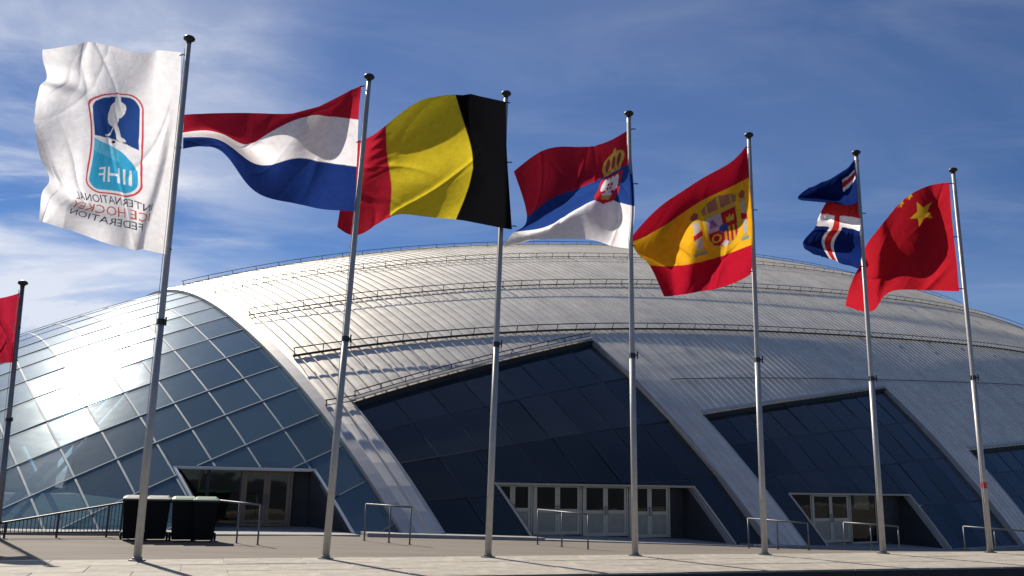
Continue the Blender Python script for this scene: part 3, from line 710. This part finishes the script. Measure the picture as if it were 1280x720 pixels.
flag('flag', 'white ice hockey federation flag with blue shield logo and reversed lettering', 'flags in the row', POLES[0], [0, .25, .5, .75, 1], [0, .25, .5, .75, 1],
     [[(227,65),(224,125),(221,185),(216,250),(208,318)], [(184,64),(182,123),(180,184),(175,247),(172,311)], [(140,58),(139,119),(139,180),(135,241),(134,304)], [(95,57),(94,115),(93,174),(91,234),(88,288)], [(52,61),(48,110),(43,158),(52,212),(49,277)]],
     [[0,0,0,0,0], [-.30,-.22,-.18,-.25,-.30], [.05,0,-.05,.1,.2], [.35,.25,.15,.3,.1], [0,.15,.45,-.1,.3]], 360, 420, paint_iihf, {0: 'cloth_field', 1: 'emblem', 2: 'lettering'}, wr1)

def paint_nl(U, V):
    C = np.empty(U.shape+(3,)); R = np.clip((V*3).astype(int), 0, 2)
    for k, c in enumerate((RED, WHITE, BLUE)): C[R == k] = c
    return C, R
flag('flag', 'red white and blue tricolour flag streaming out behind the white flag', 'flags in the row', POLES[1], [0, .16, .36, .52, .68, .84, 1], [0, 1/3, 2/3, 1],
     [[(452,107),(448,150),(446,208),(443,264)], [(418,123),(412,145),(410,203),(404,261)], [(380,140),(377,147),(368,198),(364,254)], [(346,142),(336,167),(337,205),(325,243)], [(316,141),(305,180),(310,200),(299,217)], [(274,142),(273,166),(274,175),(273,187)], [(228,143),(228,166),(228,171),(228,186)]],
     [[0,0,0,0], [.35,-.20,-.30,-.15], [.85,.30,-.10,-.30], [.65,-.30,-.20,.10], [.15,-.45,.05,.30], [.30,-.15,.25,.30], [0,-.1,.2,.1]], 200, 140, paint_nl, {0: 'red_stripe', 1: 'white_stripe', 2: 'blue_stripe'}, wrinkle(5, 0.035))

def paint_be(U, V):
    C = np.empty(U.shape+(3,)); R = np.clip((U*3).astype(int), 0, 2)
    for k, c in enumerate((BLACK, YEL, (0.50, 0.02, 0.04))): C[R == k] = c
    return C, R
wb = wrinkle(8, 0.03)
flag('flag', 'black yellow and red vertical tricolour flag billowing in the row', 'flags in the row', POLES[2], [0, .17, 1/3, .5, 2/3, .83, 1], [0, 1/3, 2/3, 1],
     [[(632,127),(633,178),(636,230),(640,287)], [(600,121),(611,172),(616,222),(606,281)], [(568,118),(584,168),(590,215),(569,274)], [(526,125),(532,174),(538,222),(527,270)], [(483,157),(485,195),(489,232),(488,271)], [(459,172),(457,210),(455,250),(450,293)], [(437,176),(438,208),(427,255),(422,284)]],
     [[-.11,-.11,-.12,-.13], [-.20,-.30,-.30,-.30], [.0,-.40,-.30,-.45], [.55,-.05,.0,-.45], [.85,.35,.10,-.10], [.45,.45,.20,-.05], [.0,.25,.45,.30]], 200, 140, paint_be, {0: 'black_stripe', 1: 'yellow_stripe', 2: 'red_stripe'},
     lambda U, V: wb(U, V)+0.02*np.sin(60*V+8*U)*np.exp(-((U-0.72)/0.07)**2)*(V < .5))

def paint_rs(U, V):
    C = np.empty(U.shape+(3,)); R = np.clip((V*3).astype(int), 0, 2)
    for k, c in enumerate((RED, (0.02, 0.06, 0.26), WHITE)): C[R == k] = c
    # crowned double shield
    cxu = 0.19+0.30*(V-0.2); X = (U-cxu)*1.0; Y = V
    sh = [(-.13,.36),(.13,.36),(.13,.60),(.09,.68),(0,.73),(-.09,.68),(-.13,.60)]; s_ = inpoly(X, Y, sh); setc(C, s_, (0.55, 0.03, 0.05))
    ins = inpoly(X*1.14, (Y-.53)*1.1+.53, sh); eag = ell(X, Y, 0, .50, .055, .10) | ell(X, Y, -.07, .47, .035, .09) | ell(X, Y, .07, .47, .035, .09) | ell(X, Y, -.025, .41, .022, .03) | ell(X, Y, .025, .41, .022, .03) | ell(X, Y, 0, .61, .06, .025)
    setc(C, eag & ins, WHITE); inner = inpoly(X, Y, [(-.035,.46),(.035,.46),(.035,.53),(0,.57),(-.035,.53)]); setc(C, inner, (0.55, 0.03, 0.05)); setc(C, inner & (np.abs(X) < .007), WHITE); setc(C, inner & (np.abs(Y-.505) < .010), WHITE)
    setc(C, inpoly(X, Y, [(-.06,.63),(.06,.63),(.04,.68),(-.04,.68)]), (0.62, 0.42, 0.10))
    cr_ = ell(X, Y, 0, .24, .125, .10) & (Y < .30) | ((np.abs(X) < .10) & (Y > .28) & (Y < .335)); setc(C, cr_, (0.60, 0.42, 0.07))
    for dx in (-.062, 0, .062): setc(C, ell(X, Y, dx, .235, .022, .060), (0.30, 0.05, 0.07))
    setc(C, ell(X, Y, 0, .125, .016, .022), (0.60, 0.42, 0.07))
    for dx in (-.075, -.025, .025, .075): setc(C, ell(X, Y, dx, .308, .010, .012), (0.45, 0.05, 0.12))
    R[s_ | cr_ | ell(X, Y, 0, .125, .016, .022)] = 3
    return C, R
flag('flag', 'red blue and white striped flag with gold crown and shield near the pole', 'flags in the row', POLES[3], [0, .2, .4, .6, .8, 1], [0, 1/3, 2/3, 1],
     [[(789,160),(790,204),(793,258),(788,311)], [(762,176),(768,214),(770,252),(765,307)], [(735,183),(746,226),(748,249),(740,300)], [(706,183),(714,239),(714,266),(705,299)], [(672,192),(688,249),(679,284),(668,300)], [(642,214),(658,271),(643,290),(630,309)]],
     [[0,0,0,0], [.35,-.15,-.30,-.10], [.65,-.15,.25,-.10], [.65,-.35,.30,-.20], [.60,-.20,.25,.0], [.75,.25,.35,.20]], 240, 180, paint_rs, {0: 'red_stripe', 1: 'blue_stripe', 2: 'white_stripe', 3: 'emblem'}, wrinkle(12, 0.035))

def paint_es(U, V):
    C = np.empty(U.shape+(3,)); R = np.where(V < .25, 0, np.where(V < .75, 1, 2))
    for k, c in enumerate(((0.46, 0.01, 0.03), (0.80, 0.42, 0.02), (0.46, 0.01, 0.03))): C[R == k] = c
    X = (U-0.31)*0.88; Y = V-0.50
    mx_ = np.zeros(U.shape, bool)
    def put(m_, col):
        nonlocal mx_
        setc(C, m_, col); mx_ |= m_
    for sx_ in (-1, 1):                                                            # pillars with capitals, bases, ribbons and crowns
        put((np.abs(X-sx_*.165) < .022) & (np.abs(Y-.02) < .125), (0.46, 0.42, 0.42))
        put((np.abs(X-sx_*.165) < .034) & (np.abs(Y+.115) < .014), (0.55, 0.36, 0.06)); put((np.abs(X-sx_*.165) < .034) & (np.abs(Y-.15) < .014), (0.55, 0.36, 0.06))
        put((np.abs(X-sx_*.165) < .045) & (np.abs(Y-.178) < .014), (0.20, 0.32, 0.25))
        put(ell(X, Y, sx_*.165, -.155, .030, .030), (0.32, 0.10, 0.06)); put((np.abs(X-sx_*.165) < .034) & (np.abs(Y-.01-.4*sx_*(X-sx_*.165)) < .022), (0.42, 0.02, 0.03))
    shd = inpoly(X, Y, [(-.105,-.10),(.105,-.10),(.105,.09),(.08,.15),(.03,.175),(0,.185),(-.03,.175),(-.08,.15),(-.105,.09)])
    put(shd, (0.55, 0.40, 0.06))
    si = inpoly(X*1.1, (Y-.03)*1.08+.03, [(-.105,-.10),(.105,-.10),(.105,.09),(.08,.15),(.03,.175),(0,.185),(-.03,.175),(-.08,.15),(-.105,.09)])
    put(si & (X < 0) & (Y < .03), (0.42, 0.02, 0.03)); put(si & (X >= 0) & (Y < .03), (0.44, 0.38, 0.46)); put(si & (X < 0) & (Y >= .03), (0.66, 0.36, 0.03)); put(si & (X >= 0) & (Y >= .03), (0.42, 0.02, 0.03))
    put(si & (X < 0) & (Y >= .03) & (np.sin(X*210) > 0), (0.42, 0.02, 0.03))
    put(inpoly(X, Y, [(-.075,0),(-.075,-.05),(-.06,-.035),(-.05,-.06),(-.04,-.035),(-.025,-.05),(-.025,0)]), (0.60, 0.42, 0.05))
    put(inpoly(X, Y, [(.03,0),(.04,-.04),(.05,-.07),(.07,-.06),(.075,-.03),(.085,0)]), (0.26, 0.10, 0.34))
    put(ell(X, Y, .052, .09, .030, .038) & ~ell(X, Y, .052, .09, .018, .024), (0.60, 0.42, 0.05))
    put(ell(X, Y, 0, .03, .028, .032), (0.05, 0.08, 0.30)); put(inpoly(X, Y, [(-.03,.15),(0,.125),(.03,.15),(0,.182)]), (0.60, 0.55, 0.55))
    cw = inpoly(X, Y, [(-.10,-.105),(-.115,-.17),(-.07,-.205),(-.03,-.215),(0,-.235),(.03,-.215),(.07,-.205),(.115,-.17),(.10,-.105)])
    put(cw, (0.36, 0.16, 0.10)); put(cw & (Y > -.125), (0.58, 0.38, 0.06)); put(cw & (np.abs(np.sin(X*42)) < .25), (0.58, 0.38, 0.06))
    R[mx_] = 3
    return C, R
flag('flag', 'red and yellow horizontally banded flag with coat of arms', 'flags in the row', POLES[4], [0, .2, .4, .6, .8, 1], [0, .25, .5, .75, 1],
     [[(933,182),(937,222),(941,263),(943,305),(938,343)], [(912,203),(915,233),(921,273),(923,313),(918,354)], [(880,222),(880,250),(888,287),(893,323),(888,362)], [(850,241),(852,268),(858,300),(862,331),(862,367)], [(820,262),(822,287),(830,311),(838,333),(842,370)], [(790,296),(790,303),(798,318),(812,332),(830,370)]],
     [[0,0,0,0,0], [.30,-.20,-.35,-.20,-.05], [.60,.05,-.10,-.25,-.15], [.60,-.10,.10,.15,.05], [.50,-.25,-.25,-.05,.10], [.75,.55,.45,.40,.30]], 240, 180, paint_es, {0: 'red_stripe', 1: 'yellow_stripe', 2: 'red_stripe', 3: 'emblem'}, wrinkle(21, 0.035))

def paint_is(U, V):
    C = np.empty(U.shape+(3,)); C[:] = (0.008, 0.022, 0.13); R = np.zeros(U.shape, int)
    wv = (np.abs(U-.52) < .085) & (V > .39); wh = (V > .39) & (V < .66); setc(C, wv | wh, WHITE); setc(C, (np.abs(U-.52) < .042) & (V > .39) | ((V > .38) & (V < .55)), (0.55, 0.03, 0.03)); R[wv | wh] = 1
    tp = (U > .05) & (U < .34) & (np.abs(V-.125-.05*U) < .035); setc(C, tp, WHITE); setc(C, tp & (np.abs(V-.125-.05*U) < .016), (0.55, 0.03, 0.03))
    return C, R
flag('flag', 'small crumpled dark blue flag with a red and white cross', 'flags in the row', POLES[5], [0, .3, .6, 1], [0, .14, .27, .42, .58, .72, .86, 1],
     [[(1068,199),(1071,217),(1074,238),(1076,256),(1078,279),(1078,298),(1077,318),(1074,336)],
      [(1057,212),(1056,229),(1062,256),(1064,254),(1063,276),(1061,292),(1055,309),(1058,331)],
      [(1036,224),(1032,238),(1044,256),(1046,250),(1040,275),(1036,287),(1028,302),(1037,324)],
      [(1012,234),(998,248),(1022,250),(1036,246),(1023,272),(1016,288),(1004,303),(1016,316)]],
     [[0,0,0,0,0,0,0,0], [.10,-.25,.15,.30,-.25,.10,-.35,-.05], [.25,-.35,.30,.35,-.40,.20,-.55,-.1], [.30,-.05,.55,.50,-.30,.25,-.45,.10]], 200, 200, paint_is, {0: 'blue_field', 1: 'cross'}, wrinkle(33, 0.065, 9, 3, 12, 1.2))

CST = [star(.27, .225, .125, 0.30, 0.95)] + [star(a, b, .042, 0.4, 0.9) for a, b in ((.37, .012), (.46, .018), (.48, .19), (.41, .27))]
def paint_cn(U, V):
    C = np.empty(U.shape+(3,)); C[:] = (0.44, 0.014, 0.026); R = np.zeros(U.shape, int)
    for s_ in CST[:3]:
        m_ = inpoly(U, V, s_); setc(C, m_, (0.78, 0.48, 0.03)); R[m_] = 1
    return C, R
flag('flag', 'bright red flag with a yellow star on the rightmost pole', 'flags in the row', POLES[6], [0, .25, .5, .72, .88, 1], [0, 1/3, 2/3, 1],
     [[(1187,228),(1190,273),(1195,320),(1199,364)], [(1153,235),(1156,280),(1160,322),(1160,363)], [(1122,257),(1126,295),(1130,330),(1127,362)], [(1098,286),(1101,318),(1104,348),(1103,373)], [(1082,308),(1086,335),(1088,363),(1086,390)], [(1078,326),(1068,345),(1060,365),(1057,382)]],
     [[0,0,0,0], [-.05,-.35,-.35,-.15], [.60,.10,-.15,.10], [.60,.35,.15,.35], [-.10,.10,.25,.45], [.20,.0,-.15,.10]], 200, 140, paint_cn, {0: 'red_field', 1: 'star'}, wrinkle(41, 0.035))
def paint_red(U, V):
    C = np.empty(U.shape+(3,)); C[:] = (0.40, 0.016, 0.04); return C, np.zeros(U.shape, int)
flag('flag', 'plain red flag on the short pole at the left edge', 'flags in the row', 22.4, [0, .28, .6, 1], [0, .5, 1],
     [[(25,366),(21.5,410),(18,453)], [(-2,373),(-5,412),(-6,454)], [(-36,372),(-40,413),(-38,455)], [(-78,384),(-80,420),(-76,462)]],
     [[0,0,0], [-.2,-.15,-.3], [.15,.2,.1], [-.2,-.1,0]], 90, 70, paint_red, {0: 'red_field'}, wrinkle(51, 0.03))

# ------------------------------------------------------------------ wheelie bins
def wheelie_bin(lidmat):
    r = empty('wheelie_bin'); q = MB()
    w0, d0, w1, d1, h = 0.235, 0.26, 0.285, 0.345, 0.98
    q.add([(-w0,-d0,.05),(w0,-d0,.05),(w0,d0,.05),(-w0,d0,.05),(-w1,-d1,h),(w1,-d1,h),(w1,d1,h),(-w1,d1,h)], [(0,3,2,1),(4,5,6,7),(0,1,5,4),(1,2,6,5),(2,3,7,6),(3,0,4,7)])
    q.box((-w1-.02, -d1-.02, h-.06), (w1+.02, d1+.02, h-.015)); q.build('body', 'bin_black', r)
    l = MB().add([(-w1-.025,-d1-.03,h-.012),(w1+.025,-d1-.03,h-.012),(w1+.025,d1+.04,h-.012),(-w1-.025,d1+.04,h-.012),(-w1-.025,-d1-.03,h+.03),(w1+.025,-d1-.03,h+.03),(w1+.02,d1+.03,h+.05),(-w1-.02,d1+.03,h+.05),(-w1+.06,-d1+.06,h+.07),(w1-.06,-d1+.06,h+.07),(w1-.06,d1-.06,h+.10),(-w1+.06,d1-.06,h+.10)],
                 [(0,3,2,1),(0,1,5,4),(1,2,6,5),(2,3,7,6),(3,0,4,7),(4,5,9,8),(5,6,10,9),(6,7,11,10),(7,4,8,11),(8,9,10,11)]).build('lid', lidmat, r)
    MB().tube([(-w1+.05, d1+.07, h-.03), (w1-.05, d1+.07, h-.03)], 0.016, 8).build('handle', 'bin_black', r)
    for s_ in (-1, 1):
        o = MB().tube([(s_*(w0+.01), d0-.02, .10), (s_*(w0+.06), d0-.02, .10)], 0.10, 16).build('wheel', 'rubber', r)
        MB().tube([(s_*(w0+.055), d0-.02, .10), (s_*(w0+.07), d0-.02, .10)], 0.055, 12).build('hub', 'wheel_hub', o)
    return r
bg_, bn = wheelie_bin('bin_grey'), wheelie_bin('bin_green')
SPOT = [(165.5, 'leftmost black wheelie bin with a grey lid beside the railing', bg_), (193.5, 'second black wheelie bin with a grey lid', None), (227, 'black wheelie bin with a green lid, left of its pair', bn), (254, 'black wheelie bin with a green lid nearest the entrance', None)]
for k, (px_, lab, src) in enumerate(SPOT):
    o = src if src else copy_tree(SPOT[k-1][2]); p = at(px_, 672, 22.7)
    o.location = (p[0], p[1], gz(p[0], p[1])); o.rotation_euler = (0, 0, 0.36+(0.04, -0.03, 0.03, -0.04)[k]); tag(o, lab, 'bin', 'wheelie bins in front of the entrance')

# ------------------------------------------------------------------ railings and crowd rails
def hoop_rail(pl, pr, Y0, Y1, yt0, yt1, label, extra=()):
    """galvanised tube rail: posts and a top tube; extra: further posts as fractions"""
    a, b = at(pl, 680, Y0), at(pr, 680, Y1); a[2], b[2] = gz(*a[:2]), gz(*b[:2])
    ta, tb = at(pl, yt0, Y0), at(pr, yt1, Y1); ta[:2] = a[:2]; tb[:2] = b[:2]
    r = empty('handrail', tuple(a)); tag(r, label, 'handrail', 'tube handrails in front of the arena')
    A, B, C_, D = a*0, ta-a, tb-a, b-a
    MB().tube([B, B+(C_-B)*0.5, C_], 0.024, 8).build('top_tube', 'galvanised', r, True)
    for k in (0,)+tuple(extra)+(1,):
        lo, hi = A+(D-A)*k, B+(C_-B)*k
        MB().tube([lo+(0, 0, -0.03), hi], 0.022, 8).build('post', 'galvanised', r, True)
        MB().lathe(lo, [(0.06, 0), (0.06, 0.008), (0.03, 0.010), (0.03, 0.02)], 10).build('foot_plate', 'galvanised', r)
hoop_rail(264, 322, 22.9, 22.0, 625, 631, 'tube handrail beside the bins at the left entrance', (0.55,))
hoop_rail(455, 512, 24.6, 23.8, 630, 634, 'tube handrail at the foot of the first roof leg', (0.55,))
hoop_rail(672, 735, 26.0, 24.0, 637, 643, 'tube handrail in front of the row of double doors', (0.5,))
hoop_rail(936, 1011, 28.6, 27.0, 648, 654, 'tube handrail at the foot of the second roof leg', (0.5,))
hoop_rail(1056, 1124, 29.6, 28.6, 653, 658, 'tube handrail in front of the right entrance doors', (0.5,))
hoop_rail(1206, 1284, 30.6, 29.6, 658, 664, 'rightmost tube handrail behind the last flagpole', (0.5,))
def bar_railing():
    a, b = at(-34, 672, 22.0), at(150, 668, 23.6); za, zb = gz(*a[:2]), gz(*b[:2]); a[2], b[2] = za, zb
    r = empty('railing', tuple(a)); tag(r, 'dark bar railing with sloping top rail below the glazed end', 'railing')
    D = b-a; top = lambda k: D*k+np.array([0, 0, 0.26+0.60*k]); bot = lambda k: D*k+np.array([0, 0, 0.13])
    MB().tube([top(0), top(1)], 0.026, 8).build('top_rail', 'dark_steel', r); MB().tube([bot(0), bot(1)], 0.022, 8).build('bottom_rail', 'dark_steel', r)
    for k in (0, .2, .55, .9, 1.0): MB().tube([D*k+(0, 0, -0.03), top(k)], 0.028, 8).build('post', 'dark_steel', r)
    for i in range(1, 38): MB().tube([bot(i/38), top(i/38)], 0.009, 6).build('baluster', 'dark_steel', r)
bar_railing()

# ------------------------------------------------------------------ building far behind on the left
def far_building():
    p = at(47, 409, 74.0); r = empty('house', (p[0]-9, p[1]+4, -0.6)); tag(r, 'distant dark roofed building peeking over the glazed end', 'building')
    ht = p[2]+0.6; MB().box((-9, -4, 0), (8.2, 4, ht-1.4)).build('wall', 'far_wall', r)
    MB().add([(-9.6,-4.6,ht-1.45),(9,-4.6,ht-1.45),(9,4.6,ht-1.45),(-9.6,4.6,ht-1.45),(-9.6,0,ht),(5.0,0,ht)], [(0,1,5,4),(1,2,5),(2,3,4,5),(3,0,4),(0,3,2,1)]).build('roof', 'far_roof', r)
    for fl in range(3):
        for k in range(5):
            x = -7.6+k*3.2; z = 1.2+fl*3.0; w = MB().box((x-.6, -4.06, z), (x+.6, -3.96, z+1.4)).build('window', 'white_frame', r)
            MB().box((x-.52, -4.09, z+.08), (x+.52, -4.03, z+1.32)).build('pane', 'far_glass', w)
far_building()
